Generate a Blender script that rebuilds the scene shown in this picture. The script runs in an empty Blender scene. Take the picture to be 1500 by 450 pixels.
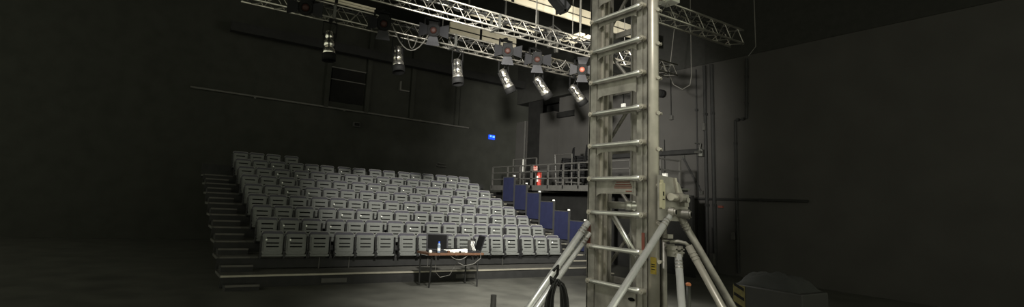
import bpy, math, random
from mathutils import Vector, Matrix
random.seed(7)
S = bpy.context.scene
C = S.collection
# ------------------------------------------------------------------ camera
FPX, PPX, PPY = 764.06, 687.36, 176.5
PITCH, ROLL, YAW = .157465, .0534832, .548564
cy, sy, cp, sp = math.cos(YAW), math.sin(YAW), math.cos(PITCH), math.sin(PITCH)
Fw = Vector((sy*cp, cy*cp, sp)); Rt = Vector((cy, -sy, 0)); Up = Rt.cross(Fw)
RR = Rt*math.cos(ROLL)+Up*math.sin(ROLL); UU = -Rt*math.sin(ROLL)+Up*math.cos(ROLL)
cam = bpy.data.cameras.new('camera'); co = bpy.data.objects.new('camera', cam); C.objects.link(co)
M = Matrix((RR, UU, -Fw)).transposed().to_4x4(); M.translation = Vector((0, 0, 1.75)); co.matrix_world = M
cam.sensor_width = 36; cam.lens = FPX*36/1500; cam.shift_x = (750-PPX)/1500; cam.shift_y = (PPY-225)/1500
cam.clip_start = .05; cam.clip_end = 200
S.camera = co
S.view_settings.view_transform = 'Standard'; S.view_settings.look = 'None'; S.view_settings.gamma = 1
S.view_settings.use_curve_mapping = False; S.view_settings.exposure = 0
# ------------------------------------------------------------------ world and lights
w = bpy.data.worlds.new('world'); S.world = w; w.use_nodes = True
w.node_tree.nodes['Background'].inputs[0].default_value = (1.0, 1.02, .80, 1)
w.node_tree.nodes['Background'].inputs[1].default_value = .70

def spot(name, loc, target, power, angle, blend, col=(1, .97, .90), size=.25):
    l = bpy.data.lights.new(name, 'SPOT'); l.energy = power; l.spot_size = math.radians(angle); l.spot_blend = blend
    l.color = col; l.shadow_soft_size = size
    o = bpy.data.objects.new(name, l); C.objects.link(o); o.location = loc
    o.rotation_euler = (Vector(target)-Vector(loc)).to_track_quat('-Z', 'Y').to_euler(); return o
spot('added_seat_spot', (3.0, 2.2, 7.6), (8.0, 13.0, 1.2), 11500, 42, 1.0, size=.35)  # unseen lamp added to brighten the seats, soft cone edge fades the left end
spot('added_side_spot', (-1.0, 2.4, 3.5), (15.6, 16.2, 4.3), 26000, 38, 1.0, size=.3)  # added lamp with no fixture, lifts the right wall and columns
spot('added_floor_spot', (6.0, 6.8, 5.2), (6.2, 7.0, 0), 3500, 84, 1.0, size=.2)  # invented downlight that brightens the stage floor
spot('added_tower_spot', (.4, 1.6, 5.6), (3.4, 3.0, 1.8), 420, 62, 1.0, size=.2)  # extra lamp out of view, added for highlights on the tower metal
spot('added_truss_spot', (9.4, 8.0, 4.7), (9.6, 11.2, 7.4), 420, 120, .9, (1, .94, .82), .15)  # added fill below the trusses, brightens their right half
spot('girder_work_light', (10.4, 10.0, 6.3), (10.0, 11.9, 9.0), 260, 150, .8, (1, .94, .82), .12)

# ------------------------------------------------------------------ materials
def mat(name, col, rough=.6, metal=0.0, var=.12, scale=6.0, spec=.4, emit=None, estr=1.0, bump=0, coat=0):
    m = bpy.data.materials.new(name); m.use_nodes = True; nt = m.node_tree; b = nt.nodes['Principled BSDF']
    b.inputs['Roughness'].default_value = rough; b.inputs['Metallic'].default_value = metal
    b.inputs['Specular IOR Level'].default_value = spec
    tc = nt.nodes.new('ShaderNodeTexCoord'); nz = nt.nodes.new('ShaderNodeTexNoise')
    nz.inputs['Scale'].default_value = scale; nz.inputs['Detail'].default_value = 5
    nt.links.new(tc.outputs['Object'], nz.inputs['Vector'])
    cr = nt.nodes.new('ShaderNodeValToRGB')
    lo = [c*(1-var) for c in col]; hi = [min(1, c*(1+var)) for c in col]
    cr.color_ramp.elements[0].position = .3; cr.color_ramp.elements[1].position = .7
    cr.color_ramp.elements[0].color = (*lo, 1); cr.color_ramp.elements[1].color = (*hi, 1)
    nt.links.new(nz.outputs['Fac'], cr.inputs['Fac']); nt.links.new(cr.outputs['Color'], b.inputs['Base Color'])
    if bump:
        bp = nt.nodes.new('ShaderNodeBump'); bp.inputs['Strength'].default_value = bump; bp.inputs['Distance'].default_value = .01
        nt.links.new(nz.outputs['Fac'], bp.inputs['Height']); nt.links.new(bp.outputs['Normal'], b.inputs['Normal'])
    if emit:
        b.inputs['Emission Color'].default_value = (*emit, 1); b.inputs['Emission Strength'].default_value = estr
    return m
K = dict(
    floor=mat('stage_floor_paint', (.066, .066, .056), .5, var=.30, scale=1.6, spec=.35),
    wall=mat('dark_wall_paint', (.052, .050, .046), .85, var=.10, scale=1.2, spec=.2),
    black=mat('black_masking', (.014, .014, .013), .9, var=.2, scale=3, spec=.1),
    back=mat('black_back_wall', (.038, .039, .033), .9, var=.12, scale=2, spec=.1),
    ceil=mat('black_ceiling', (.03, .031, .027), .9, var=.1, spec=.1),
    deck=mat('deck_ply', (.06, .058, .05), .7, var=.2),
    fascia=mat('black_fascia', (.016, .016, .015), .8, var=.2),
    nose=mat('aluminium_nosing', (.34, .32, .26), .45, .35),
    seatl=mat('lit_seat_rim', (.17, .17, .165), .45),  # seat grey lightened to show light caught on the backrest edge
    nosel=mat('shaded_nosing', (.085, .08, .07), .7),  # nosing colour darkened for the dim left aisle
    seat=mat('grey_seat_plastic', (.122, .127, .118), .5, var=.08, scale=20),
    seatrim=mat('shaded_seat_back', (.045, .043, .055), .6),  # seat grey darkened as the shadow behind the folded pan
    slot=mat('seat_slot_black', (.005, .005, .005), .85, spec=.08),
    seatfr=mat('seat_bracket', (.022, .022, .022), .5, .2),
    plate=mat('number_plate', (.8, .8, .74), .4),
    blue=mat('navy_panel_cloth', (.011, .013, .033), .9, var=.1, spec=.1),
    rail=mat('grey_rail_paint', (.068, .066, .06), .5, .2),
    railp=mat('pale_rail_paint', (.12, .117, .105), .6),
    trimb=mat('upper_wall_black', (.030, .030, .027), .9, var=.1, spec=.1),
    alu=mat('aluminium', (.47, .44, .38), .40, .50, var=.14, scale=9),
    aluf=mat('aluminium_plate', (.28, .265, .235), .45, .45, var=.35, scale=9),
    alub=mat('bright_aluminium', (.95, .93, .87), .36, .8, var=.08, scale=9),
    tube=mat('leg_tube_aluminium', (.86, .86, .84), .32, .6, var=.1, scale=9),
    steel=mat('dark_steel', (.10, .10, .09), .45, .6),
    truss=mat('truss_aluminium', (.44, .42, .37), .30, .85),
    chrome=mat('polished_par_can', (.82, .79, .72), .22, .95, var=.05),
    lampb=mat('lamp_black', (.008, .008, .0078), .7, spec=.12),
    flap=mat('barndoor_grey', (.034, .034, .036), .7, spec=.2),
    flapd=mat('barndoor_shaded', (.016, .016, .017), .8, spec=.1),  # barndoor colour darkened for the flaps that catch less light
    lens=mat('lens_red_brown', (.24, .075, .05), .4, var=.1),
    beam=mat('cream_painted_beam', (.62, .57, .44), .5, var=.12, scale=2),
    cable=mat('black_cable', (.012, .012, .011), .5),
    cableg=mat('grey_cable', (.14, .135, .12), .6),
    rope=mat('brown_rope', (.12, .07, .055), .8),
    red=mat('red_paint', (.30, .03, .02), .4),
    redd=mat('worn_red_tape', (.17, .05, .035), .6),
    yell=mat('yellow_label', (.26, .19, .02), .5, var=.3, scale=30),
    hazy=mat('hazard_yellow', (.09, .075, .02), .6, var=.3, scale=20),
    white=mat('white_plastic', (.75, .74, .68), .45),
    level=mat('cream_level_case', (.42, .39, .26), .4),
    lensd=mat('lens_dark', (.03, .012, .009), .5, spec=.2),
    wood=mat('table_ply_edge', (.10, .05, .028), .5, var=.25, scale=25),
    top=mat('table_top_dark', (.10, .07, .05), .4),
    lapt=mat('laptop_black', (.010, .010, .012), .5, spec=.2),
    bottle=mat('bottle_plastic', (.16, .20, .26), .15),
    capb=mat('blue_cap', (.04, .12, .65), .4),
    sign=mat('blue_exit_sign', (.01, .04, .5), .4, emit=(.008, .08, .95), estr=.9),
    signl=mat('sign_symbol', (.2, .5, 1), .4, emit=(.12, .42, 1), estr=1.0),
    chair=mat('stack_chair_black', (.009, .009, .009), .85, spec=.1),
    ora=mat('orange_tip', (.6, .22, .1), .5),
    pink=mat('pale_notice', (.50, .28, .24), .6),
    drape=mat('black_drape', (.014, .015, .013), .95),
    case=mat('flight_case', (.014, .014, .012), .6),
)

# ------------------------------------------------------------------ mesh helpers
class MB:
    def __init__(s): s.v = []; s.f = []; s.mi = []; s.cur = 0
    def m(s, i): s.cur = i; return s
    def add(s, vs, fs):
        o = len(s.v); s.v += [tuple(v) for v in vs]
        for f in fs: s.f.append(tuple(i+o for i in f)); s.mi.append(s.cur)
        return s
    def box(s, a, b, T=None, ch=0.0):
        (x0, y0, z0), (x1, y1, z1) = a, b
        x0, x1 = min(x0, x1), max(x0, x1); y0, y1 = min(y0, y1), max(y0, y1); z0, z1 = min(z0, z1), max(z0, z1)
        vs = [Vector(p) for p in ((x0, y0, z0), (x1, y0, z0), (x1, y1, z0), (x0, y1, z0), (x0, y0, z1), (x1, y0, z1), (x1, y1, z1), (x0, y1, z1))]
        if T: vs = [T @ v for v in vs]
        return s.add(vs, [(0, 3, 2, 1), (4, 5, 6, 7), (0, 1, 5, 4), (1, 2, 6, 5), (2, 3, 7, 6), (3, 0, 4, 7)])
    def tube(s, pts, r, n=8, cap=True):
        pts = [Vector(p) for p in pts]; rs = r if isinstance(r, (list, tuple)) else [r]*len(pts)
        vs = []; fs = []; prev = None
        for i, p in enumerate(pts):
            d = (pts[min(i+1, len(pts)-1)]-pts[max(i-1, 0)])
            d = d.normalized() if d.length > 1e-9 else Vector((0, 0, 1))
            if prev is None: a = d.orthogonal().normalized()
            else:
                a = prev - d*prev.dot(d); a = a.normalized() if a.length > 1e-6 else d.orthogonal().normalized()
            prev = a; b = d.cross(a)
            for k in range(n):
                t = 2*math.pi*k/n; vs.append(p+a*math.cos(t)*rs[i]+b*math.sin(t)*rs[i])
        for i in range(len(pts)-1):
            for k in range(n):
                fs.append((i*n+k, i*n+(k+1) % n, (i+1)*n+(k+1) % n, (i+1)*n+k))
        if cap: fs.append(tuple(range(n))[::-1]); fs.append(tuple((len(pts)-1)*n+k for k in range(n)))
        return s.add(vs, fs)
    def lathe(s, prof, n=20, T=None, cap=True):      # prof: (r, z) along local z
        vs = [Vector((r*math.cos(2*math.pi*k/n), r*math.sin(2*math.pi*k/n), z)) for r, z in prof for k in range(n)]
        if T: vs = [T @ v for v in vs]
        fs = [(i*n+k, i*n+(k+1) % n, (i+1)*n+(k+1) % n, (i+1)*n+k) for i in range(len(prof)-1) for k in range(n)]
        if cap: fs += [tuple(range(n))[::-1], tuple((len(prof)-1)*n+k for k in range(n))]
        return s.add(vs, fs)
    def prism(s, poly, y0, y1, T=None):              # poly in (x, z), extruded along y
        n = len(poly); vs = [Vector((x, y0, z)) for x, z in poly]+[Vector((x, y1, z)) for x, z in poly]
        if T: vs = [T @ v for v in vs]
        fs = [tuple(range(n)), tuple(range(2*n-1, n-1, -1))]+[(i, i+n, (i+1) % n+n, (i+1) % n) for i in range(n)]
        return s.add(vs, fs)
    def build(s, name, mats, parent=None, bevel=0, smooth=False):
        me = bpy.data.meshes.new(name); me.from_pydata(s.v, [], s.f)
        for m_ in (mats if isinstance(mats, (list, tuple)) else [mats]): me.materials.append(m_)
        for p, i in zip(me.polygons, s.mi): p.material_index = i
        import bmesh
        bm = bmesh.new(); bm.from_mesh(me); bmesh.ops.recalc_face_normals(bm, faces=bm.faces); bm.to_mesh(me); bm.free()
        if smooth:
            for p in me.polygons: p.use_smooth = len(p.vertices) == 4
        o = bpy.data.objects.new(name, me); C.objects.link(o)
        if bevel:
            b = o.modifiers.new('bevel', 'BEVEL'); b.width = bevel; b.segments = 2; b.limit_method = 'ANGLE'
        if parent: o.parent = parent; o.matrix_parent_inverse = Matrix()
        return o
def rrect(w_, z0, z1, r, n=4):
    x = w_/2; P = []
    for cx, cz, a0 in ((x-r, z0+r, -90), (x-r, z1-r, 0), (-x+r, z1-r, 90), (-x+r, z0+r, 180)):
        for k in range(n+1):
            t = math.radians(a0+90*k/n); P.append((cx+r*math.cos(t), cz+r*math.sin(t)))
    return P
def tag(o, label=None, cat=None, group=None, kind=None):
    if label: o['label'] = label
    if cat: o['category'] = cat
    if group: o['group'] = group
    if kind: o['kind'] = kind
    return o
def thing(name, loc, label, cat, group=None, rz=0):
    o = bpy.data.objects.new(name, None); o.empty_display_size = .1; C.objects.link(o); o.location = loc; o.rotation_euler = (0, 0, rz)
    return tag(o, label, cat, group)
def copy_tree(o, parent=None):
    c = o.copy(); C.objects.link(c); c.parent = parent
    for ch in o.children: copy_tree(ch, c)
    return c
def rel(parent, p): return tuple(Vector(p)-parent.location)
ORD = ['', 'first', 'second', 'third', 'fourth', 'fifth', 'sixth', 'seventh', 'eighth', 'ninth', 'tenth', 'eleventh', 'twelfth', 'thirteenth', 'fourteenth', 'fifteenth', 'sixteenth']

# ------------------------------------------------------------------ room shell
def struct(name, mb, m, **k): return tag(mb.build(name, m, **k), kind='structure')
struct('floor', MB().box((-9, -3, -.2), (17.6, 22, 0)), K['floor'])
struct('ceiling', MB().box((-9, -3, 9.6), (17.6, 22, 9.8)), K['ceil'])
struct('wall_back', MB().box((-9, 21, 0), (17.6, 21.3, 9.6)), K['back'])
struct('wall_right', MB().box((15.65, -3, 0), (16.6, 16.8, 6.82)), K['wall'])
struct('wall_right_recess', MB().box((17.2, 16.8, 0), (17.6, 21, 9.6)), K['black'])
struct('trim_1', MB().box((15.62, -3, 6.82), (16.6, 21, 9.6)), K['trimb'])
struct('trim_2', MB().box((15.65, 18.15, 2.4), (17.2, 19.15, 6.15)), K['wall'])
struct('trim_3', MB().box((15.65, 20.15, 2.4), (17.2, 21.0, 5.9)), K['wall'])
struct('trim_4', MB().box((15.95, 16.8, 2.4), (16.2, 18.15, 6.82)), K['wall'])
struct('trim_6', MB().box((15.8, 16.8, 5.85), (15.95, 18.15, 6.1)), K['black'])
struct('trim_gap_shade', MB().box((15.72, 19.15, 2.4), (15.80, 20.15, 6.82)), K['black'])  # black sheet standing in for the shade between the columns
# steelwork on the back wall
for i, x in enumerate((5.89, 7.62, 9.71, 12.05)):
    o = MB().box((x-.09, 20.82, 5.3), (x+.09, 21, 8.9)).build('wall_post', K['back'])
    tag(o, 'black steel upright on the rear wall, %s from left above the rail' % ORD[i+1], 'post', 'uprights on the rear wall')
r_ = MB().tube([(1.0, 20.86, 5.34), (12.75, 20.86, 5.27)], .035)
for x in (3.2, 6.7, 10.2): r_.box((x-.03, 20.86, 5.25), (x+.03, 21, 5.33))
tag(r_.build('wall_rail', K['railp']), 'long thin grey rail running across the black rear wall', 'rail')
o = MB().box((2, 20.3, 7.55), (15.6, 20.6, 7.9)).build('roof_beam', K['fascia']); tag(o, 'black roof beam across the rear wall above the uprights', 'beam')
t = thing('wall_window', (6.75, 20.98, 6.1), 'dark shuttered opening between the two leftmost uprights on rear wall', 'hatch')
MB().box((-.7, -.06, -.5), (.7, 0, .9)).build('shutter', K['black'], t)
MB().box((-.75, -.09, .9), (.75, 0, .94)).box((-.75, -.09, .4), (.75, 0, .43)).build('shutter_rail', K['railp'], t)
t = thing('wall_bracket', (9.3, 20.9, 6.5), 'small grey angle bracket between uprights high on rear wall', 'bracket')
MB().box((-.22, -.05, 0), (-.16, .09, .42)).box((-.16, -.05, 0), (.25, .09, .05)).build('bracket_arm', K['railp'], t)
t = thing('wall_speaker', (7.25, 20.9, 4.65), 'small dark box mounted low on the rear wall', 'speaker')
MB().box((-.14, -.1, 0), (.14, .1, .19)).build('cabinet', K['rail'], t, bevel=.01)
MB().box((-.11, -.11, .03), (.11, -.1, .16)).build('grille', K['black'], t)
t = thing('control_shelf', (11.4, 20.85, 3.32), 'small dark shelf with two thin bars behind the top row', 'shelf')
MB().box((-.2, -.1, 0), (.2, .15, .03)).box((-.2, -.1, .12), (.2, .15, .14)).box((-.2, .1, 0), (-.17, .15, .14)).build('shelf_bar', K['rail'], t)
t = thing('exit_sign', (14.14, 20.97, 4.98), 'small glowing blue exit sign on the rear wall', 'sign')
MB().box((-.17, -.06, -.10), (.17, .03, .12)).build('sign_face', K['sign'], t, bevel=.01)
sm = MB()
sm.box((-.14, -.066, .0), (-.04, -.06, .09)).box((.02, -.066, -.01), (.14, -.066+.006, .08))
sm.build('sign_symbol', K['signl'], t)

# ------------------------------------------------------------------ tiered seating
NR = 9; DY = .71; DZ = .244; X0, X1 = 2.1, 10.25
def deckz(k): return .22+DZ*(k-1)
def rowy(k): return 11.3+DY*(k-1)
bank = thing('seating_riser', (0, 10.6, 0), 'black retractable tiered seating bank with pale metal nosings', 'seating bank')
for k in range(1, NR+1):
    ya = 10.6 if k == 1 else rowy(k-1)+.1
    yb = rowy(k)+.1
    z = deckz(k)
    L = lambda a: rel(bank, a)
    m_ = MB().box(L((1.4, ya+.02, z-.05)), L((11.25, yb, z)))
    m_.build('deck', K['deck'], bank)
    MB().box(L((1.4, ya, z-DZ+.02 if k > 1 else .0)), L((11.25, ya+.02, z-.03))).build('riser_fascia', K['fascia'], bank)
    if k == 1:
        n_ = MB().box(L((1.4, ya-.02, z-.028)), L((11.25, ya+.035, z+.004)))
        n_.build('nosing', K['nose'], bank)
    else:
        for xa, xb, nm_ in ((1.45, 2.0, 'nosel'), (10.35, 11.05, 'nose')):
            MB().box(L((xa, ya-.02, z-.028)), L((xb, ya+.05, z+.004))).build('nosing', K[nm_], bank)
    # half steps of the two aisles
    for xa, xb, nm_ in ((1.45, 2.02, 'nosel'), (10.3, 11.1, 'nose')):
        m_ = MB().box(L((xa, ya-.34, z-DZ)), L((xb, ya, z-.5*DZ-.02)))
        if k == 1: m_ = MB().box(L((xa, ya-.34, 0)), L((xb, ya-.02, z-.5*DZ-.02)))
        m_.build('aisle_step', K['fascia'], bank)
        MB().box(L((xa, ya-.36, z-.5*DZ-.03)), L((xb, ya-.30, z-.5*DZ+.004))).build('nosing', K[nm_], bank)
MB().box(rel(bank, (1.4, rowy(NR)+.10, deckz(NR)-.1)), rel(bank, (11.25, rowy(NR)+.13, deckz(NR)+.32))).build('rear_panel', K['fascia'], bank)
for x in (3.39, 4.05, 6.0, 8.2): MB().box(rel(bank, (x, rowy(1)+.085, .22)), rel(bank, (x+.02, rowy(1)+.1, .46))).build('panel_seam', K['rail'], bank)
for x in (3.5, 6.6): MB().box(rel(bank, (x-.26, 10.585, .04)), rel(bank, (x+.26, 10.6, .125))).build('vent_plate', K['rail'], bank)
# navy guard panels stepping down the right aisle
for i in range(6):
    y0 = 11.42+DY*i; z1 = 1.38+.272*i+.02
    t = thing('guard_panel', (11.17, y0, z1-.86), 'navy cloth guard panel beside the right aisle, %s from the front' % ORD[i+1], 'panel', 'navy guard panels by the right aisle')
    MB().box((0, .05, 0), (.04, DY-.04, .84)).build('cloth_panel', K['blue'], t)
    MB().box((0, .0, -.1), (.05, .05, .88)).box((0, .05, .84), (.05, DY-.04, .87)).box((0, DY-.04, -.1), (.05, DY, .88)).box((0, .05, -.1), (.05, DY-.04, -.03)).build('frame', K['fascia'], t)
    MB().box((.0, .0, -(z1-.86)+.02), (.03, .04, -.1)).build('support_leg', K['fascia'], t)
    MB().box((-.02, .0, .88), (.03, .05, .92)).build('corner_light', K['white'], t)

# ------------------------------------------------------------------ seats
def make_seat():
    t = thing('tip_up_seat', (0, 0, 0), 'x', 'seat', 'grey tip-up seats in the tiered bank')
    T = Matrix.Rotation(math.radians(-7), 4, 'X')
    T0 = Matrix.Translation((0, .02, .27)) @ T @ Matrix.Translation((0, 0, -.27))
    m_ = MB(); W = .408; z0, z1 = .30, .705
    m_.prism(rrect(W, z0, z1, .045), .0, .045, T0)
    # raised front skin broken by three slots
    m_.m(0)
    sl = [(.606, .634), (.508, .533), (.436, .460)]
    xs = .125; f0, f1 = -.014, .002
    m_.box((-W/2+.03, f0, z0+.045), (-xs, f1, z1-.035), T0); m_.box((xs, f0, z0+.045), (W/2-.03, f1, z1-.035), T0)
    zz = z1-.035
    for a, b in sl: m_.box((-xs, f0, b), (xs, f1, zz), T0); zz = a
    m_.box((-xs, f0, z0+.045), (xs, f1, zz), T0)
    m_.m(1)
    for a, b in sl: m_.box((-xs, -.001, a), (xs, .0015, b), T0)  # slot floors coloured black to deepen the recess shade
    m_.build('seat_pan', [K['seat'], K['slot']], t, bevel=.006)
    MB().prism(rrect(W+.012, .255, .30, .02), -.03, .06).build('seat_lip', K['seat'], t, bevel=.008)
    MB().prism(rrect(W+.012, .33, .768, .055), .06, .10, T0).build('backrest', K['seatrim'], t, bevel=.006)
    rp = [(x, .062, z) for x, z in rrect(W+.022, .33, .768, .055) if z > .5]
    MB().tube([T0 @ Vector(p) for p in rp], .010, 6).build('backrest_lit_rim', K['seatl'], t, smooth=True)
    for sx in (-1, 1):
        m_ = MB().box((sx*.228-.010, -.0, .21), (sx*.228+.010, .06, .50)).box((sx*.228-.009, .05, .21), (sx*.228+.009, .105, .26)).box((sx*.228-.011, .02, .42), (sx*.228+.011, .09, .66)).box((sx*.228-.014, -.04, .24), (sx*.228+.014, .03, .30))
        m_.tube([(sx*.228-.013, .0, .40), (sx*.228+.013, .0, .40)], .026, 10)
        m_.build('side_bracket', K['seatfr'], t)
    return t
def plate_part(t):
    o = MB().prism(rrect(.032, .576, .610, .012), -.020, -.014).build('number_plate', K['plate'], t)
    o.location = (-.145, -.024, 0); return o
proto = make_seat(); pp = plate_part(proto)
cols = [2.4, 2.87, 3.36, 3.91, 4.39, 4.87, 5.43, 5.92, 6.48, 6.97, 7.52, 7.96, 8.44, 8.98, 9.45, 9.92]
PL = {(1, 1), (1, 2), (1, 13), (1, 15), (1, 16), (2, 2), (2, 3), (2, 4), (2, 8), (2, 11), (2, 13), (3, 5), (3, 6), (3, 7), (3, 9), (3, 12), (4, 5), (4, 9), (4, 15), (5, 4), (5, 3), (5, 11), (5, 14), (6, 3), (6, 8), (6, 10), (6, 16), (7, 3), (7, 4), (7, 9), (7, 13), (8, 3), (8, 5), (8, 7), (8, 12), (8, 15), (4, 12), (3, 14)}
first = True
for k in range(1, 10):
    for c, x in enumerate(cols, 1):
        if k == 9 and c > 4: continue
        if first: o = proto; first = False
        else: o = copy_tree(proto)
        if (k, c) not in PL and o is not proto:
            for ch in list(o.children):
                if ch.name.startswith('number_plate'): bpy.data.objects.remove(ch)
        o.location = (x, rowy(k), deckz(k)); o.rotation_euler = (0, 0, random.uniform(-.012, .012))
        s_ = 'with pale number plate ' if (k, c) in PL else ''
        o['label'] = 'grey folded tip-up seat %sin %s row from front, %s from left' % (s_, ORD[k], ORD[c])

# ------------------------------------------------------------------ gallery
g = thing('gallery', (12, 9.4, 2.5), 'grey steel side gallery platform above the void right of the seats', 'gallery')
MB().box((0.05, 0, -.05), (.9, 3.1, 0)).box((0.05, 3.1, -.05), (3.65, 8.3, 0)).build('deck', K['rail'], g)
MB().box((0, 0, -.17), (.05, 8.3, .02)).build('edge_beam', K['rail'], g)
MB().box((.05, 0, -.17), (.9, .05, .02)).box((.05, .0, -.36), (.9, .04, -.24)).build('end_beam', K['fascia'], g)
GP = [17.62, 16.58, 15.80, 15.10, 14.18, 13.40, 12.65, 11.6, 10.5, 9.45]
for i, y in enumerate(GP):
    a = .045 if i == 3 else .025
    MB().box((.0, y-9.4-a, -.1), (.05, y-9.4+a, .75)).build('rail_post', K['rail'], g)
for z in (.75, .51, .26):
    MB().box((.0, .05, z-.018), (.05, 8.2, z+.018)).build('guard_rail', K['rail'], g)
for z in (.75, .45): MB().box((.0, .03, z-.02), (.86, .07, z+.02)).build('guard_rail', K['rail'], g)
MB().box((.82, .02, -.1), (.87, .08, .77)).build('rail_post', K['rail'], g)
MB().box((.05, 6.2, -2.5), (.15, 6.3, -.05)).box((.05, 2.0, -2.5), (.15, 2.1, -.05)).build('support_leg', K['fascia'], g)
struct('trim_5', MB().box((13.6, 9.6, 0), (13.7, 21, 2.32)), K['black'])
# taller frames of the stair handrail behind the gallery rail
t = thing('stair_handrail', (12.25, 15.0, 2.5), 'thin taller grey handrail frame behind the gallery guard rail', 'handrail')
for y in (16.55, 15.85, 15.12): MB().box((-.02, y-15-.02, 0), (.02, y-15+.02, 1.06)).build('handrail_post', K['rail'], t)
MB().box((-.012, .1, 1.03), (.012, 1.58, 1.06)).build('handrail', K['rail'], t)
t = thing('trolley_frame', (12.3, 13.7, 2.5), 'pale tubular trolley frame beside the left stack of chairs', 'trolley')
MB().tube([(0, -.42, 0), (0, -.42, 1.1), (0, .45, 1.12), (0, .35, .0)], .022).build('frame', K['rail'], t)
MB().box((-.03, -.42, .12), (.5, .36, .16)).tube([(.5, -.42, 0), (.5, -.42, .16)], .02).tube([(.5, .36, 0), (.5, .36, .16)], .02).build('base', K['rail'], t)
# extinguisher and its notice
t = thing('fire_extinguisher', (12.22, 14.9, 2.5), 'red fire extinguisher standing on the gallery behind the rail', 'fire extinguisher')
MB().lathe([(.07, 0), (.085, .03), (.085, .42), (.06, .50), (.025, .54)], 16).build('cylinder', K['red'], t, smooth=True)
MB().lathe([(.02, .54), (.02, .6)], 8).box((-.09, -.012, .6), (.03, .012, .62)).box((-.09, -.012, .64), (.03, .012, .655)).build('valve_handle', K['lampb'], t)
MB().tube([(.0, .03, .58), (.0, -.13, .5), (-.02, -.14, .25), (-.02, -.12, .12)], .014).build('hose', K['redd'], t)
MB().box((-.089, -.035, .15), (-.08, .035, .36)).build('label_panel', K['white'], t)
t = thing('notice', (12.1, 14.98, 3.06), 'small pale red notice plate above the fire extinguisher', 'sign')
MB().box((-.01, -.1, 0), (.01, .1, .22)).build('notice_face', K['pink'], t)
MB().box((.01, -.015, -.56), (.03, .015, .2)).build('stand', K['steel'], t)
MB().box((-.013, -.06, .06), (-.01, .06, .09)).box((-.013, -.06, .12), (-.01, .06, .17)).build('notice_text', K['red'], t)
# stacked chairs on the gallery
def stack_chair():
    t = thing('stacking_chair', (0, 0, 0), 'x', 'chair', 'stacked black chairs on the gallery')
    MB().prism(rrect(.44, -.2, .22, .06), 0, .03, Matrix.Rotation(math.radians(90), 4, 'X') @ Matrix.Translation((0, 0, 0))).build('seat', K['chair'], t).location = (0, 0, .44)
    MB().prism(rrect(.44, .46, .88, .06), .19, .215, Matrix.Identity(4)).build('backrest', K['chair'], t)
    for sx in (-1, 1):
        MB().tube([(sx*.22, -.2, 0), (sx*.21, -.18, .42), (sx*.21, .19, .45), (sx*.22, .21, .88)], .014, 6).build('side_frame', K['chair'], t)
        MB().tube([(sx*.21, .12, .43), (sx*.22, .22, 0)], .014, 6).build('leg', K['chair'], t)
    return t
pc = stack_chair(); ff = True
for s_, (x, y, rz, n, nm) in enumerate(((13.2, 14.6, .95, 11, 'left'), (13.25, 13.98, .75, 12, 'right'))):
    for k in range(n):
        o = pc if ff else copy_tree(pc); ff = False
        o.location = (x+.012*k, y, 2.5+.062*k); o.rotation_euler = (0, 0, rz-math.pi)
        o['label'] = 'black stacking chair in the %s gallery stack, %s from the bottom' % (nm, ORD[k+1])

# ------------------------------------------------------------------ right wall fittings
XW = 15.65
def pipe(name, pts, r, label, m='steel', cat='pipe', extra=None):
    t = thing(name, pts[0], label, cat)
    MB().tube([rel(t, p) for p in pts], r).build('pipe_run', K[m], t)
    mm = MB()
    for a, b in zip(pts, pts[1:]):
        for u in (.3, .75):
            p = Vector(a).lerp(Vector(b), u); q = rel(t, p); mm.box((q[0]-r-.01, q[1]-.04, q[2]-.04), (XW-.003-t.location.x, q[1]+.04, q[2]+.04))
    mm.build('pipe_clip', K[m], t); return t
pipe('wall_pipe', [(15.55, 10.45, 0.1), (15.55, 10.45, 6.75)], .05, 'thick dark vertical pipe on the right wall, left of a twin', 'fascia')
pipe('wall_pipe', [(15.57, 10.2, 0.1), (15.57, 10.2, 6.75)], .06, 'thick dark vertical pipe on the right wall, right of a twin', 'fascia')
pipe('conduit', [(15.6, 10.8, 1.0), (15.6, 10.8, 6.7)], .022, 'thin vertical conduit left of the thick twin pipes', 'fascia', 'conduit')
pipe('conduit', [(15.6, 9.02, 6.7), (15.6, 9.08, 4.8), (15.6, 9.44, 4.78), (15.6, 9.47, 2.32), (15.6, 9.47, .1)], .045, 'dark conduit stepping sideways on the right wall', 'fascia', 'conduit')
pipe('conduit', [(15.56, 12.6, 2.3), (15.56, 7.4, 2.3)], .035, 'long level dark conduit along the right wall', 'fascia', 'conduit')
pipe('wall_pipe', [(15.5, 16.5, 3.86), (15.5, 10.62, 3.86)], .085, 'thick level dark pipe high on the wall right of tower', 'fascia')
t = thing('valve_cluster', (15.52, 10.62, 3.8), 'small dark valve fittings at the end of the thick level pipe', 'valve')
MB().lathe([(.1, -.12), (.1, .1), (.05, .14)], 12).build('valve_body', K['steel'], t)
MB().tube([(-.12, -.1, .02), (-.12, .12, .02)], .05).tube([(-.05, .0, .1), (-.05, -.05, .3), (-.02, .2, .34)], .02).build('valve_handle', K['steel'], t)
t = thing('wall_brace', (15.6, 11.35, 3.7), 'faint dark diagonal brace on the wall above the gallery end', 'brace')
MB().tube([(0, 0, 0), (0, -.68, -1.2)], .035).build('brace_bar', K['fascia'], t)
MB().box((-.03, -.06, -.06), (.05, .06, .06)).box((-.03, -.74, -1.26), (.05, -.62, -1.14)).build('brace_foot', K['steel'], t)
def small_box(name, p, s, m, label, cat, cord=None):
    t = thing(name, p, label, cat); MB().box((-.05, -s[0]/2, -s[1]/2), (.05, s[0]/2, s[1]/2)).build('body', K[m], t, bevel=.008)
    if cord: MB().tube([(0, 0, s[1]/2), (0, .01, s[1]/2+cord)], .012, 6).build('cord', K['cable'], t)
    return t
small_box('junction_box', (15.47, 10.45, 4.65), (.09, .24), 'rail', 'small pale sleeve on the thick vertical wall pipes', 'box')
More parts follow.
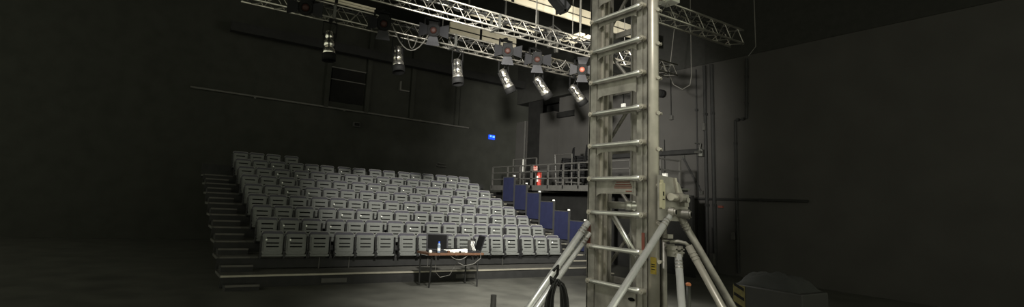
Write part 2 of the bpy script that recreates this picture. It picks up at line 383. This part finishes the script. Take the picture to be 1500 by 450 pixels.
small_box('pull_handle', (15.55, 11.78, 5.12), (.12, .16), 'rail', 'small grey pull handle hanging on a cord, right of tower', 'handle', 1.5)
small_box('wall_switch', (15.55, 12.06, 3.1), (.2, .12), 'white', 'small white switch box low on wall beside the tower', 'switch', 1.2)
small_box('alarm_button', (15.6, 10.0, 2.06), (.14, .07), 'redd', 'small dull red call point on the right wall', 'alarm')
small_box('cable_controller', (15.45, 10.22, .42), (.15, .36), 'rail', 'grey ribbed controller hanging on a cord low on wall', 'controller', .8)
small_box('socket_box', (15.6, 9.6, 1.18), (.13, .22), 'rail', 'small grey socket box low on the darker right wall', 'socket')
small_box('pendant_switch', (15.55, 13.95, 5.85), (.16, .14), 'white', 'small white pendant switch seen through the tower', 'switch', .9)
t = thing('round_speaker', (15.5, 12.1, 6.03), 'round black fitting high on the wall beside tower', 'speaker')
MB().lathe([(.05, -.12), (.14, -.02), (.14, .14)], 20, Matrix.Rotation(math.radians(-90), 4, 'Y')).build('drum', K['lampb'], t, smooth=True)
MB().lathe([(.1, .141), (.1, .15)], 20, Matrix.Rotation(math.radians(-90), 4, 'Y')).build('grille', K['cable'], t)
# tall pipe in the gallery recess
t = thing('recess_pipe', (15.58, 20.2, 2.5), 'pale vertical pipe with white sleeve in the far gallery corner', 'pipe')
MB().tube([(0, 0, 0), (0, 0, 3.4)], .05).build('pipe_run', K['rail'], t)
MB().tube([(0, 0, .9), (0, 0, 1.5)], .07).build('sleeve', K['white'], t)

# ------------------------------------------------------------------ lighting trusses
def truss(y, z, xa, xb, label, w_=.29):
    t = thing('lighting_truss', (xa, y, z), label, 'truss', 'silver box trusses')
    L_ = xb-xa; h = w_/2
    for sy_, sz in ((-1, -1), (-1, 1), (1, -1), (1, 1)):
        MB().tube([(0, sy_*h, sz*h), (L_, sy_*h, sz*h)], .022).build('chord', K['truss'], t, smooth=True)
    n = int(L_/.42)
    for f in range(4):
        m_ = MB()
        for k in range(n):
            xs_, xm, xe = k*L_/n, (k+.5)*L_/n, (k+1)*L_/n
            if f < 2:
                yy = -h if f == 0 else h
                m_.tube([(xs_, yy, -h), (xm, yy, h), (xe, yy, -h)], .0085, 5)
            else:
                zz = -h if f == 2 else h
                m_.tube([(xs_, -h, zz), (xm, h, zz), (xe, -h, zz)], .0085, 5)
        m_.build('lacing', K['truss'], t)
    x = 3.0-xa if xa < 3 else .3
    while x < L_:
        m_ = MB(); m_.box((x-.03, -h-.03, -h-.03), (x+.03, h+.03, -h+.0)).box((x-.03, -h-.03, -h), (x+.03, -h-.0, h)).box((x-.03, h, -h), (x+.03, h+.03, h)); x += 3.0
        m_.build('joint_plate', K['steel'], t)
    x = 1.6 if xa < 3 else .6
    while x < L_: MB().tube([(x, 0, h), (x, 0, 9.59-z)], .008, 5).build('suspension_wire', K['cableg'], t); x += 2.9
    return t
truss(10.8, 5.64, 1.2, 12.4, 'silver box truss over the front seats carrying the lamps')
truss(8.95, 5.62, 2.6, 11.9, 'silver box truss nearer the stage, second in front of lamps')
truss(6.15, 5.5, 7.2, 10.3, 'short silver box truss upper right beyond the tower')
t = thing('white_rig_case', (7.72, 6.0, 5.74), 'pale white boxes fixed on the truss just right of tower', 'box')
MB().box((-.3, -.12, .0), (.0, .2, .16)).box((.06, -.14, -.12), (.3, .16, -.02)).build('case_body', K['white'], t, bevel=.01)
MB().box((-.25, -.05, -.09), (-.2, 0, .0)).build('clamp', K['steel'], t)

def cable_run(xa, xb, y, z, label, seed):
    rr = random.Random(seed); m_ = MB()
    for j in range(3):
        pts = []; x = xa
        while x < xb:
            pts.append((x, y+rr.uniform(-.09, .09), z+rr.uniform(-.07, .05))); x += rr.uniform(.12, .35)
        m_.tube(pts, .014, 6)
    tag(m_.build('cable_loom', K['cable']), label, 'cable')
cable_run(2.0, 12.2, 10.75, 5.74, 'loom of black cables lying along the lamp truss', 3)
cable_run(3.0, 11.6, 8.95, 5.72, 'loom of black cables lying along the nearer silver truss', 5)
cable_run(7.4, 10.2, 6.15, 5.6, 'loom of black cables on the short upper right truss', 8)
# overhead cream beams
def ibeam(y, z, xa, xb, label, h=.44):
    t = thing('roof_girder', (xa, y, z), label, 'beam', 'cream roof girders')
    L_ = xb-xa
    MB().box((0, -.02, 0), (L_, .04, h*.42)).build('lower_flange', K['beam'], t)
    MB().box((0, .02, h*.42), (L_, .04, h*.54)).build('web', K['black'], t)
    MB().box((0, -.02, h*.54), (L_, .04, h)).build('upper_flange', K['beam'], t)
    m_ = MB(); x = 1.2
    while x < L_: m_.box((x, -.035, -.01), (x+.09, -.02, h+.01)); x += 2.6
    m_.build('stiffener', K['lampb'], t)
    return t
ibeam(11.5, 7.47, 7.0, 14.5, 'cream girder nearest the top of view above the lamps')
ibeam(15.0, 7.42, 8.2, 11.0, 'cream girder farther back behind the lamp truss', .42)
ibeam(15.0, 7.5, 3.0, 5.5, 'shorter cream girder at top left above the lamps', .14)
t = thing('pipe_bar', (7.0, 11.75, 7.0), 'pair of thin pale lighting pipes on hangers below the girder', 'bar')
MB().tube([(0, 0, 0), (2.6, 0, 0)], .03).build('pipe_run', K['beam'], t); MB().tube([(0.1, .3, 0), (2.6, .3, 0)], .03).build('pipe_run', K['beam'], t)
m_ = MB()
for x in (.05, 1.3, 2.5): m_.box((x, -.02, -.1), (x+.04, .34, .0)).box((x, .14, 0), (x+.04, .18, 2.6))
m_.build('hanger', K['steel'], t)
t = thing('winch_bracket', (9.9, 11.8, 6.55), 'cluster of dull steel brackets right of the pipe pair', 'bracket')
MB().box((0, 0, 0), (.08, .1, .65)).box((.28, 0, -.1), (.36, .1, .62)).box((-.1, -.03, .45), (.62, .02, .5)).build('upright', K['rail'], t)
MB().tube([(-.05, .05, .55), (.2, .05, .75), (.6, .05, .6)], .02).tube([(.18, .05, .6), (.18, .05, 3.05)], .02).build('stay', K['rail'], t)
for i, (x, ln) in enumerate(((9.86, .82), (10.18, .78))):
    t = thing('batten', (x, 10.46, 6.62), '%s of two short cream battens pointing toward the seats' % ('left' if i == 0 else 'right'), 'batten', 'cream battens')
    MB().box((0, 0, 0), (.22, ln, .04)).build('plank', K['beam'], t); MB().tube([(.11, .4, .04), (.11, .4, 3.0)], .012, 6).build('hanger', K['cableg'], t)
def wire(pts, label, r=.012, m='cableg', name='hanging_cable', cat='cable'):
    o = MB().tube(pts, r, 6).build(name, K[m]); return tag(o, label, cat)
wire([(8.5, 9.0, 9.6), (8.5, 9.0, 5.78)], 'straight steel wire dropping in front of cream girder left of tower', .018)
wire([(13, 9.15, 9.6), (13, 9.15, 5.7), (13, 9.2, 5.45), (13, 9.45, 5.36), (13, 9.75, 5.55), (13, 9.9, 5.9), (12.9, 9.3, 9.6)], 'thin cable looping down by the right wall beside tower', .010)
wire([(13.6, 7.6, 9.6), (13.6, 7.6, 6.35), (13.5, 7.75, 6.1)], 'thin cable hanging in the dark upper right', .010)
def sag(a, b, d, n=10):
    a, b = Vector(a), Vector(b); return [tuple(a.lerp(b, i/n)+Vector((0, 0, -d*4*(i/n)*(1-i/n)))) for i in range(n+1)]
wire(sag((4.3, 10.55, 5.6), (5.3, 10.6, 5.75), .55), 'black lamp cable drooping between the two leftmost barndoor lamps', .013)
wire(sag((8.75, 10.55, 5.75), (9.5, 10.6, 5.8), .25), 'black lamp cable drooping between the two rightmost barndoor lamps', .013)
wire(sag((4.7, 10.6, 5.5), (5.0, 10.7, 5.5), .3), 'short cable loop beside second silver lamp', .010)

# profile lamps (polished cans)
def par(x, z, d, label):
    t = thing('spotlight', (x, 10.72, z), label, 'spotlight', 'polished silver lamps')
    R_ = Vector(d).normalized().to_track_quat('Z', 'Y').to_matrix().to_4x4()
    MB().box((-.03, -.03, .32), (.03, .03, .42)).box((-.15, -.015, .30), (.15, .015, .325)).box((-.155, -.015, .02), (-.14, .015, .32)).box((.14, -.015, .02), (.155, .015, .32)).build('yoke', K['lampb'], t)
    MB().lathe([(.045, -.13), (.085, -.11), (.09, .02), (.068, .06), (.105, .09), (.118, .20), (.09, .24)], 20, R_, cap=True).build('can', K['chrome'], t, smooth=True)
    MB().lathe([(.09, .24), (.12, .26), (.138, .37), (.125, .40)], 20, R_, cap=False).build('front_barrel', K['chrome'], t, smooth=True)
    MB().lathe([(.132, .37), (.145, .38), (.145, .53), (.13, .53), (.11, .40)], 20, R_).build('colour_frame', K['lampb'], t, smooth=True)
    m_ = MB()
    for a in range(4):
        u = R_ @ Matrix.Rotation(math.radians(45+90*a), 4, 'Z'); m_.box((.09, -.014, -.08), (.128, .014, .28), u)
    m_.build('fin', K['lampb'], t)
    MB().tube([(.0, .03, -.02+.13), (.1, .06, .25), (.16, .05, .42)], .010, 6).build('power_cable', K['cable'], t)
for i, (x, dx, dy) in enumerate(((2.96, 0.05, -.1), (4.55, .0, -.25), (6.12, .0, -.2), (7.50, .50, -.15), (8.66, .85, -.1), (9.93, .95, -.1))):
    par(x, 5.08, (dx, dy, -1), 'polished silver spotlight under the lamp truss, %s from left' % ORD[i+1])
# fresnels with barndoors
def fres(x, z, d, label, flaps, yz=10.45, lens='lensd'):
    t = thing('fresnel_lamp', (x, yz, z), label, 'spotlight', 'black lamps with grey barndoors')
    q = Vector(d).normalized().to_track_quat('-Y', 'Z').to_matrix().to_4x4()
    MB().lathe([(.10, -.30), (.15, -.26), (.165, -.10), (.165, 0), (.13, .0)], 20, q @ Matrix.Rotation(math.radians(90), 4, 'X')).box((-.11, .06, .12), (.11, .24, .2), q).build('housing', K['lampb'], t)
    MB().lathe([(.085, -.02), (.07, .02), (.03, .04)], 20, q @ Matrix.Rotation(math.radians(90), 4, 'X')).build('lens', K[lens], t, smooth=True)
    MB().lathe([(.125, 0), (.125, .035), (.10, .035), (.10, 0)], 20, q @ Matrix.Rotation(math.radians(90), 4, 'X'), cap=False).build('lens_ring', K['lampb'], t)
    MB().box((-.20, .08, -.02), (-.17, .12, .30)).box((.17, .08, -.02), (.20, .12, .30)).box((-.2, .08, .28), (.2, .12, .31)).box((-.03, .06, .3), (.03, .3, .36)).build('yoke', K['lampb'], t)
    for f in flaps:
        T = q @ Matrix.Rotation(math.radians({'b': 0, 'r': -90, 'l': 90, 't': 180}[f]), 4, 'Y') @ Matrix.Translation((0, -.04, -.15)) @ Matrix.Rotation(math.radians(-28), 4, 'X')
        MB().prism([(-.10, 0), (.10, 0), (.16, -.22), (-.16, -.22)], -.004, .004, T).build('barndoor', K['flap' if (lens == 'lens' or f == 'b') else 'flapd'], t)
to_cam = lambda x, z: (-x*.8, -10.4, (1.75-z)*1.0)
fl = [(4.05, 5.55, 'lb', 'first'), (5.28, 5.68, 'lrb', 'second'), (7.42, 5.62, 'lrb', 'third'), (8.38, 5.58, 'lrb', 'fourth'), (9.98, 5.60, 'lrbt', 'fifth')]
for x, z, f_, n_ in fl: fres(x, z, to_cam(x, z), 'black lamp with grey barndoors on the lamp truss, %s from left' % n_, f_, lens='lens' if n_ == 'fifth' else 'lensd')
fres(2.35, 5.5, (-.3, -1, -.4), 'dim black lamp cluster at the far left of lamp truss', 'lr')
t = thing('flood_lamp', (8.05, 9.2, 6.62), 'dark flood lamp hanging against the bright cream girder', 'floodlight')
q = Matrix.Rotation(math.radians(35), 4, 'Y')
MB().box((-.3, -.14, -.12), (.2, .14, .12), q).build('housing', K['lampb'], t, bevel=.02)
MB().box((-.25, -.15, -.06), (.14, -.14, .09), q).build('glass', K['flap'], t)
MB().box((-.02, -.17, -.2), (.02, .17, -.16)).box((-.02, -.17, -.2), (.02, -.15, .22)).box((-.02, .15, -.2), (.02, .17, .22)).tube([(0, .16, .2), (0, .16, 2.95)], .015).build('yoke', K['lampb'], t)

# ------------------------------------------------------------------ table with control gear
t = thing('control_table', (5.78, 9.94, 0), 'folding table with orange-brown edge and thin black legs before the seats', 'table')
MB().box((-.66, -.28, .665), (.66, .24, .70)).build('table_top', [K['top']], t)
MB().box((-.665, -.29, .66), (.665, -.28, .705)).box((-.67, -.29, .66), (-.66, .25, .705)).box((.66, -.29, .66), (.67, .25, .705)).build('edge_band', K['wood'], t)
for (a, b, c_, d_) in ((-.56, -.22, -.55, -.15), (.56, -.22, .56, -.24), (-.61, .2, -.60, .2), (.52, .2, .55, .23)):
    MB().tube([(a, b, .67), (c_, d_, .0)], .018).build('leg', K['cable'], t)
MB().tube([(-.56, -.2, .62), (-.6, .2, .62)], .01).tube([(.56, -.2, .62), (.53, .2, .62)], .01).build('cross_bar', K['cable'], t)
TZ = .70
def laptop(p, rz, label, lid, mt):
    t = thing('laptop', p, label, 'laptop', rz=rz); t.scale = (1.25, 1.1, 1.32)
    MB().box((-.19, -.13, 0), (.19, .13, .02)).build('keyboard_base', K[mt], t, bevel=.005)
    L = MB().box((-.19, -.008, 0), (.19, .008, .27), Matrix.Translation((0, .13 if lid > 0 else -.13, .015)) @ Matrix.Rotation(math.radians(-lid), 4, 'X'))
    L.build('screen_lid', K['lapt'], t, bevel=.004)
    MB().box((-.165, -.0095, .02), (.165, -.0085, .25), Matrix.Translation((0, .13 if lid > 0 else -.13, .015)) @ Matrix.Rotation(math.radians(-lid), 4, 'X')).build('screen', K['slot'], t)
laptop((5.48, 9.95, TZ), -.35, 'open black laptop standing at the left of the control table', 14, 'lapt')
laptop((6.3, 9.93, TZ), -1.85, 'black laptop seen side-on at the right of control table', 20, 'lapt')
t = thing('water_bottle', (5.37, 9.72, TZ), 'clear water bottle with bright blue cap on control table', 'bottle')
MB().lathe([(.03, 0), (.033, .02), (.033, .12), (.028, .135), (.033, .15), (.033, .17), (.014, .205)], 14).build('bottle_body', K['bottle'], t, smooth=True)
MB().lathe([(.017, .205), (.017, .235)], 12).build('bottle_cap', K['capb'], t)
MB().lathe([(.0335, .05), (.0335, .10)], 14, cap=False).build('bottle_label', K['white'], t)
t = thing('lighting_desk', (5.93, 10.02, TZ), 'long flat white lighting desk in the middle of control table', 'lighting desk')
MB().prism([(-.27, 0), (.27, 0), (.27, .06), (-.27, .045)], -.1, .12).build('desk_body', K['white'], t, bevel=.006)
m_ = MB()
for i in range(12): m_.box((-.24+i*.04, -.06, .05), (-.225+i*.04, .06, .066))
m_.build('fader', K['lampb'], t)
t = thing('power_supply', (6.38, 10.08, TZ), 'pale grey box with drooping leads behind side-on laptop', 'box')
MB().box((-.06, -.05, 0), (.05, .06, .24)).build('box_body', K['rail'], t, bevel=.01)
m_ = MB()
for i in range(3): m_.tube([(-.02+.04*i, -.05, .22), (-.05+.03*i, -.09, .14), (.0+.03*i, -.11, .02)], .006, 6)
m_.build('lead', K['white'], t)
for i, (x, y, s_, mk, lb) in enumerate(((5.22, 9.80, .035, 'white', 'small crumpled white item at the left end of control table'), (5.62, 9.74, .03, 'wood', 'small brown pot beside the left laptop on the table'), (5.90, 9.74, .025, 'lampb', 'small black gadget before the white desk'), (6.06, 9.76, .035, 'white', 'small white cup before the lighting desk'), (5.76, 9.76, .022, 'white', 'tiny white plug between brown pot and black gadget'))):
    t = thing('tabletop_item', (x, y, TZ), lb, 'item')
    MB().lathe([(s_*.8, 0), (s_, s_*.5), (s_*.9, s_*1.4), (s_*.3, s_*1.6)], 10).build('item_body', K[mk], t)
wire(sag((5.6, 9.68, .68), (6.1, 9.68, .69), .12)+sag((6.1, 9.68, .69), (6.35, 9.7, .66), -.0)[1:], 'grey cable swagged below the front edge of control table', .006)
wire([(6.36, 9.64, .71), (6.36, 9.63, .6), (6.2, 9.65, .48), (6.0, 9.7, .44), (5.85, 9.72, .5)], 'pale cable hanging off the right end of control table', .006)
wire([(5.4, 9.9, .66), (5.42, 9.9, .3), (5.55, 9.92, .18), (5.8, 9.95, .22), (5.95, 9.95, .45), (6.0, 9.95, .66)], 'thin cable loop hanging low beneath the control table', .005)

# ------------------------------------------------------------------ aluminium tower
tw = thing('access_tower', (3.4, 2.95, 0), 'tall aluminium ladder mast with splayed outrigger legs in the foreground', 'tower')
def L(*p): return rel(tw, p)
ZT = 5.4
def tb(name, m, a, b, bevel=0, mt=None): return MB().box(L(*a), L(*b)).build(name, K[m], tw, bevel=bevel)
# right stile: rounded outer tube and inner channel
MB().tube([L(3.295, 2.655, .02), L(3.295, 2.655, ZT)], .041, 24).build('stile', K['alu'], tw, smooth=True)
MB().box(L(3.275, 2.70, .02), L(3.285, 2.80, ZT)).box(L(3.262, 2.735, .02), L(3.28, 2.745, ZT)).box(L(3.285, 2.79, .02), L(3.36, 2.80, ZT)).build('inner_channel', K['aluf'], tw)
# left stile: channel seen from inside
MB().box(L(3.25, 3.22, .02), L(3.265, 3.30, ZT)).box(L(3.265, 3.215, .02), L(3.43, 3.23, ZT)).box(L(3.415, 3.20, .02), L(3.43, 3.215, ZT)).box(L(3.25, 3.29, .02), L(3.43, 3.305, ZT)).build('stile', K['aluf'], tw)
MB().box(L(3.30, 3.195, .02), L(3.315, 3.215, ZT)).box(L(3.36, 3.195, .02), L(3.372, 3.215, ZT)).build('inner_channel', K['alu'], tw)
# rungs and the pierced side sheet between them
band = {-3: .05, -2: .04, -1: .12, 0: .045, 1: .05, 2: .125, 3: .03, 4: .055, 5: .12, 6: .012, 7: .012, 8: .30, 9: .03}
for i in range(-6, 12):
    z = 1.75+3.25*(.5085-.0857*i)
    if z < .15 or z > ZT-.1: continue
    pts = [L(3.235, 3.255, z), L(3.225, 3.23, z), L(3.222, 3.17, z), L(3.222, 2.80, z), L(3.225, 2.75, z), L(3.235, 2.70, z)]
    MB().tube(pts, [.012, .015, .017, .018, .025, .013], 12).build('rung', K['alub'], tw, smooth=True)
    for y in (3.255, 2.705):
        MB().tube([L(3.21, y, z), L(3.25, y, z)], .021, 12).tube([L(3.203, y, z), L(3.21, y, z)], .010, 8).build('rung_bolt', K['alu'], tw)
    h = band.get(i, .05)
    if h:
        T_ = Matrix.Translation(L(3.262, 2.96, z)) @ Matrix.Rotation(math.radians(90), 4, 'Z')
        MB().prism([(-.165, .0), (-.165, -h-.02), (-.14, -h-.005), (-.11, -h), (.20, -h), (.235, -h-.01), (.255, -h-.03), (.255, .0)], -.003, .003, T_).build('side_sheet', K['aluf'], tw)
# bolts on the outer tube
for i in range(-3, 8):
    z = 1.75+3.25*(.5085-.0857*i)-.055
    MB().tube([L(3.285, 2.60, z), L(3.295, 2.62, z)], .016, 8).tube([L(3.325, 2.60, z), L(3.32, 2.62, z)], .012, 8).build('tube_bolt', K['alu'], tw)
# inner sliding mast: stiles, diagonals, ropes
MB().box(L(3.50, 2.98, .1), L(3.54, 3.05, ZT)).box(L(3.50, 3.34, .1), L(3.54, 3.42, ZT)).build('inner_mast_stile', K['aluf'], tw)
MB().box(L(3.34, 2.79, .05), L(3.42, 2.80, ZT)).box(L(3.41, 2.80, .05), L(3.42, 2.88, ZT)).build('rear_channel', K['aluf'], tw)
for i, z in enumerate((4.3, 3.78, 3.25, 2.72, 2.16, 1.62, 1.1, .55)):
    a, b = (3.03, 3.38) if i % 2 else (3.38, 3.03)
    MB().tube([L(3.52, a, z), L(3.52, b, z-.42)], .016, 8).build('diagonal_brace', K['aluf'], tw)
    MB().box(L(3.505, 3.05, z-.47), L(3.53, 3.36, z-.42)).build('cross_bar', K['aluf'], tw)
MB().tube([L(3.44, 2.86, .3), L(3.44, 2.86, ZT)], .009, 6).tube([L(3.44, 2.90, .3), L(3.44, 2.90, ZT)], .006, 6).build('hoist_rope', K['rope'], tw)
MB().tube([L(3.46, 3.02, .3), L(3.46, 3.02, ZT)], .006, 6).tube([L(3.40, 2.82, .3), L(3.40, 2.82, ZT)], .007, 6).build('hoist_wire', K['cableg'], tw)
MB().tube([L(3.42, 3.22, 1.80), L(3.42, 2.70, 1.80)], .030, 14).tube([L(3.42, 3.02, 1.80), L(3.42, 2.95, 1.80)], .038, 14).build('axle_tube', K['alub'], tw, smooth=True)
MB().tube([L(3.44, 3.20, 1.72), L(3.50, 2.92, 1.30)], .022, 10).tube([L(3.40, 3.16, 1.74), L(3.46, 2.86, 1.28)], .012, 10).build('diagonal_brace', K['alub'], tw, smooth=True)
MB().box(L(3.45, 2.70, 1.0), L(3.46, 2.92, 1.34)).build('gusset', K['aluf'], tw)
# collar plate with spirit level on the near face
T_ = Matrix.Translation(L(3.25, 2.55, 0))
MB().prism([(-.035, 1.70), (.20, 1.70), (.30, 1.80), (.20, 1.98), (.13, 2.02), (-.035, 2.03)], -.008, .008, T_).build('collar_plate', K['aluf'], tw)
MB().prism([(.17, 1.87), (.20, 1.87), (.15, 2.02), (.13, 2.02)], -.02, -.008, T_).build('collar_rib', K['alu'], tw)
MB().prism(rrect(.038, 1.785, 1.975, .012), -.030, -.008, Matrix.Translation(L(3.236, 2.55, 0))).prism(rrect(.02, 1.97, 1.995, .006), -.022, -.008, Matrix.Translation(L(3.236, 2.55, 0))).build('level_case', K['level'], tw)
MB().box(L(3.23, 2.518, 1.88), L(3.242, 2.521, 1.91)).build('level_vial', K['lampb'], tw)
MB().box(L(3.226, 2.518, 1.85), L(3.246, 2.521, 1.856)).build('level_vial', K['lampb'], tw)
# black slatted step plates behind the collar
MB().box(L(3.40, 2.62, 1.93), L(3.66, 2.95, 1.945)).box(L(3.42, 2.62, 1.885), L(3.66, 2.95, 1.90)).build('step_slat', K['fascia'], tw)
MB().box(L(3.40, 2.60, 1.94), L(3.66, 2.62, 1.952)).box(L(3.42, 2.60, 1.893), L(3.66, 2.62, 1.901)).build('step_edge', K['steel'], tw)
# tube clamps
MB().tube([L(3.29, 2.50, 1.875), L(3.43, 2.54, 1.87)], .028, 16).build('clamp_tube', K['alu'], tw, smooth=True)
MB().tube([L(3.40, 2.51, 1.875), L(3.44, 2.515, 1.873)], .036, 16).box(L(3.45, 2.5, 1.81), L(3.50, 2.56, 1.90)).tube([L(3.47, 2.48, 1.86), L(3.47, 2.50, 1.86)], .02, 10).build('clamp', K['aluf'], tw)
def clamp(c_, d, r=.036, ln=.05):
    c_, d = Vector(c_), Vector(d).normalized()
    MB().tube([L(*(c_-d*ln)), L(*(c_+d*ln))], r, 18).tube([L(*(c_+d*ln)), L(*(c_+d*(ln+.012)))], [r*.72, r*.72], 18).build('clamp', K['aluf'], tw, smooth=False)
    MB().tube([L(*(c_+d*(ln+.0121))), L(*(c_+d*(ln+.014)))], r*.5, 14).build('clamp_bore', K['slot'], tw)
clamp((3.33, 2.56, 1.765), (.4, -1, 0)); clamp((3.45, 2.52, 1.755), (.4, -1, 0))
MB().box(L(3.30, 2.56, 1.735), L(3.50, 2.62, 1.795)).build('clamp_bridge', K['aluf'], tw, bevel=.01)
# outrigger legs
def leg(a, b, r=.027, label=None, foot=True, mt='tube'):
    a, b = Vector(a), Vector(b)
    o = MB().tube([L(*a), L(*b)], r, 18).build('outrigger_leg', K[mt], tw, smooth=True)
    d = (b-a).normalized(); m_ = MB()
    for u in (.05, .075, .10): m_.tube([L(*(a+d*u)), L(*(a+d*(u+.008)))], r+.003, 18)
    m2 = m_.build('collar_ring', K['aluf'], o); m2.parent = o
    if foot:
        m_ = MB().lathe([(.06, 0), (.06, .02), (.03, .03), (.025, .05)], 14, Matrix.Translation(L(b[0], b[1], 0)))
        m3 = m_.build('foot_pad', K['lampb'], o); m3.parent = o
    if label: o['label'] = label
    return o
leg((3.21, 3.25, 1.65), (2.18, 3.70, .04), .027)
leg((3.24, 3.27, 1.56), (2.16, 3.58, .04), .025)
leg((3.33, 2.54, 1.74), (1.56, 2.44, .04), .025, 'bright leg reaching toward the viewer')
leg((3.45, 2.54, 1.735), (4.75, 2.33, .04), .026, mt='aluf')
# bent stay and short bright leg from the lower bracket
MB().tube([L(3.38, 2.58, 1.545), L(3.42, 2.54, 1.552), L(3.45, 2.50, 1.545), L(3.462, 2.48, 1.525)], .014, 10).build('bent_link', K['aluf'], tw, smooth=True)
leg((3.462, 2.48, 1.525), (3.66, 1.70, .12), .026, foot=False, mt='alu')
leg((3.41, 2.53, 1.455), (2.80, 1.97, .04), .026)
m_ = MB().box(L(3.37, 2.52, 1.44), L(3.39, 2.60, 1.52)).box(L(3.43, 2.52, 1.44), L(3.45, 2.60, 1.52)).box(L(3.36, 2.52, 1.49), L(3.47, 2.60, 1.50)).tube([L(3.36, 2.53, 1.47), L(3.47, 2.53, 1.47)], .010, 8)
m_.build('leg_bracket', K['aluf'], tw)
MB().tube([L(3.39, 2.64, .05), L(3.39, 2.64, 1.74)], .022, 12).build('jack_tube', K['aluf'], tw, smooth=True)
MB().box(L(3.36, 2.58, 1.57), L(3.42, 2.63, 1.60)).tube([L(3.33, 2.6, 1.55), L(3.47, 2.6, 1.55)], .009, 8).tube([L(3.35, 2.6, 1.52), L(3.46, 2.6, 1.52)], .006, 8).build('jack_handle', K['aluf'], tw)
# base plate, tapes and labels
MB().box(L(3.22, 2.52, 0), L(3.56, 3.42, .05)).build('base_plate', K['aluf'], tw)
MB().box(L(3.243, 3.265, 1.46), L(3.2495, 3.30, 1.64)).build('tape_mark', K['redd'], tw)
MB().box(L(3.243, 2.70, 1.40), L(3.2495, 2.725, 1.60)).build('tape_mark', K['redd'], tw)
MB().box(L(3.244, 2.595, 1.31), L(3.2495, 2.645, 1.43)).build('yellow_label', K['yell'], tw)
m_ = MB()
for zz in (1.375, 1.36, 1.34): m_.box(L(3.2425, 2.605, zz), L(3.2438, 2.635, zz+.007))
m_.build('label_print', K['lampb'], tw)
MB().box(L(3.256, 2.82, 1.90), L(3.2575, 3.03, 1.995)).build('warning_label', K['aluf'], tw)
m_ = MB()
for zz, a, b in ((1.978, 2.85, 2.99), (1.960, 2.84, 3.0), (1.946, 2.83, 3.01), (1.932, 2.83, 3.01), (1.906, 2.83, 2.89)): m_.box(L(3.2535, a, zz), L(3.2555, b, zz+.008))
m_.build('warning_print', K['redd'], tw)
T_ = Matrix.Translation(L(3.262, 2.83, 1.095)) @ Matrix.Rotation(math.radians(90), 4, 'Z')
MB().prism([(.03*math.cos(a*math.pi/8), .013*math.sin(a*math.pi/8)) for a in range(16)], .004, .012, T_).build('hand_slot', K['slot'], tw)

# coil of black cable hanging on the left leg
m_ = MB()
cxp = Vector((2.86, 3.27, 1.21))
for i in range(7):
    a = .035+.012*i; ln = .42+.03*i; ph = random.uniform(-.01, .01)
    pts = []
    for k in range(25):
        u = 2*math.pi*k/24
        pts.append((cxp.x+ (a*math.sin(u))*.82+ph, cxp.y-.05-(a*math.sin(u))*.4+ph, cxp.z-.03-ln*.5*(1-math.cos(u))*.9+.02*math.sin(3*u+i)))
    m_.tube(pts, .0075, 6)
m_.tube([(cxp.x-.04, cxp.y-.04, cxp.z+.05), (cxp.x, cxp.y-.05, cxp.z+.09), (cxp.x+.04, cxp.y, cxp.z+.02), (cxp.x, cxp.y+.03, cxp.z-.06), (cxp.x-.05, cxp.y-.02, cxp.z-.0), (cxp.x+.01, cxp.y-.06, cxp.z-.06)], .012, 6)
tag(m_.build('cable_coil', K['cable'], smooth=True), 'coil of black cable tied to the left outrigger leg', 'cable')
# floor posts
t = thing('floor_post', (3.57, 5.1, 0), 'short dark steel tube standing on the floor left of tower', 'post')
MB().lathe([(.034, .02), (.034, .73), (.028, .73), (.028, .70)], 16).build('tube', K['rail'], t, smooth=True); MB().lathe([(.09, 0), (.09, .02), (.04, .03)], 16).build('foot_plate', K['steel'], t)
t = thing('floor_post', (5.46, 3.92, 0), 'thin steel post with orange tip right of the tower', 'post')
MB().lathe([(.025, .02), (.025, .95)], 14).build('tube', K['steel'], t, smooth=True); MB().lathe([(.09, 0), (.09, .02), (.03, .03)], 16).build('foot_plate', K['steel'], t)
MB().lathe([(.028, .95), (.03, .97), (.015, .985)], 12).build('tip', K['ora'], t)

# flight case with hazard tape and dark cloth, lower right
t = thing('flight_case', (6.7, 3.3, 0), 'dark case edged in yellow and black hazard tape, lower right', 'case')
MB().box((0, 0, .06), (.62, .85, .90)).build('case_body', K['case'], t, bevel=.015)
m_ = MB().box((-.004, .69, .06), (0, .845, .89)); m_.build('hazard_tape', K['hazy'], t)
m_ = MB()
for i in range(7):
    z = .1+i*.12; m_.add([(-.0055, .70, z), (-.0055, .835, z+.06), (-.0055, .835, z+.10), (-.0055, .70, z+.04)], [(0, 1, 2, 3)])
m_.build('hazard_stripe', K['lampb'], t)
MB().box((-.006, .35, .55), (0, .52, .65)).build('case_latch', K['steel'], t)
m_ = MB()
for x in (.12, .5):
    for y in (.12, .73): m_.lathe([(.03, -.02), (.03, .02)], 12, Matrix.Translation((x, y, .03)) @ Matrix.Rotation(math.radians(90), 4, 'X'))
m_.build('caster', K['lampb'], t)
import bmesh
from mathutils import noise
me = bpy.data.meshes.new('folded_drape'); bm = bmesh.new()
bmesh.ops.create_grid(bm, x_segments=40, y_segments=24, size=.5)
for v in bm.verts:
    x, y = v.co.x, v.co.y; e = max(0, 1-(abs(x)*2)**4)*max(0, 1-(abs(y)*2)**4)
    h = e*(.16+.10*noise.noise(Vector((x*5, y*4, 1)))+.03*noise.noise(Vector((x*16, y*13, 4))))
    v.co = Vector((x*.58, y*.78, .002+max(0, h)))
r = bmesh.ops.extrude_face_region(bm, geom=bm.faces[:])
for v in [g_ for g_ in r['geom'] if isinstance(g_, bmesh.types.BMVert)]: v.co.z = 0
bmesh.ops.recalc_face_normals(bm, faces=bm.faces); bm.to_mesh(me); bm.free(); me.materials.append(K['drape'])
for p in me.polygons: p.use_smooth = True
o = bpy.data.objects.new('folded_drape', me); C.objects.link(o); o.location = (7.01, 3.74, .901)
tag(o, 'crumpled black drape heaped on the flight case', 'cloth')
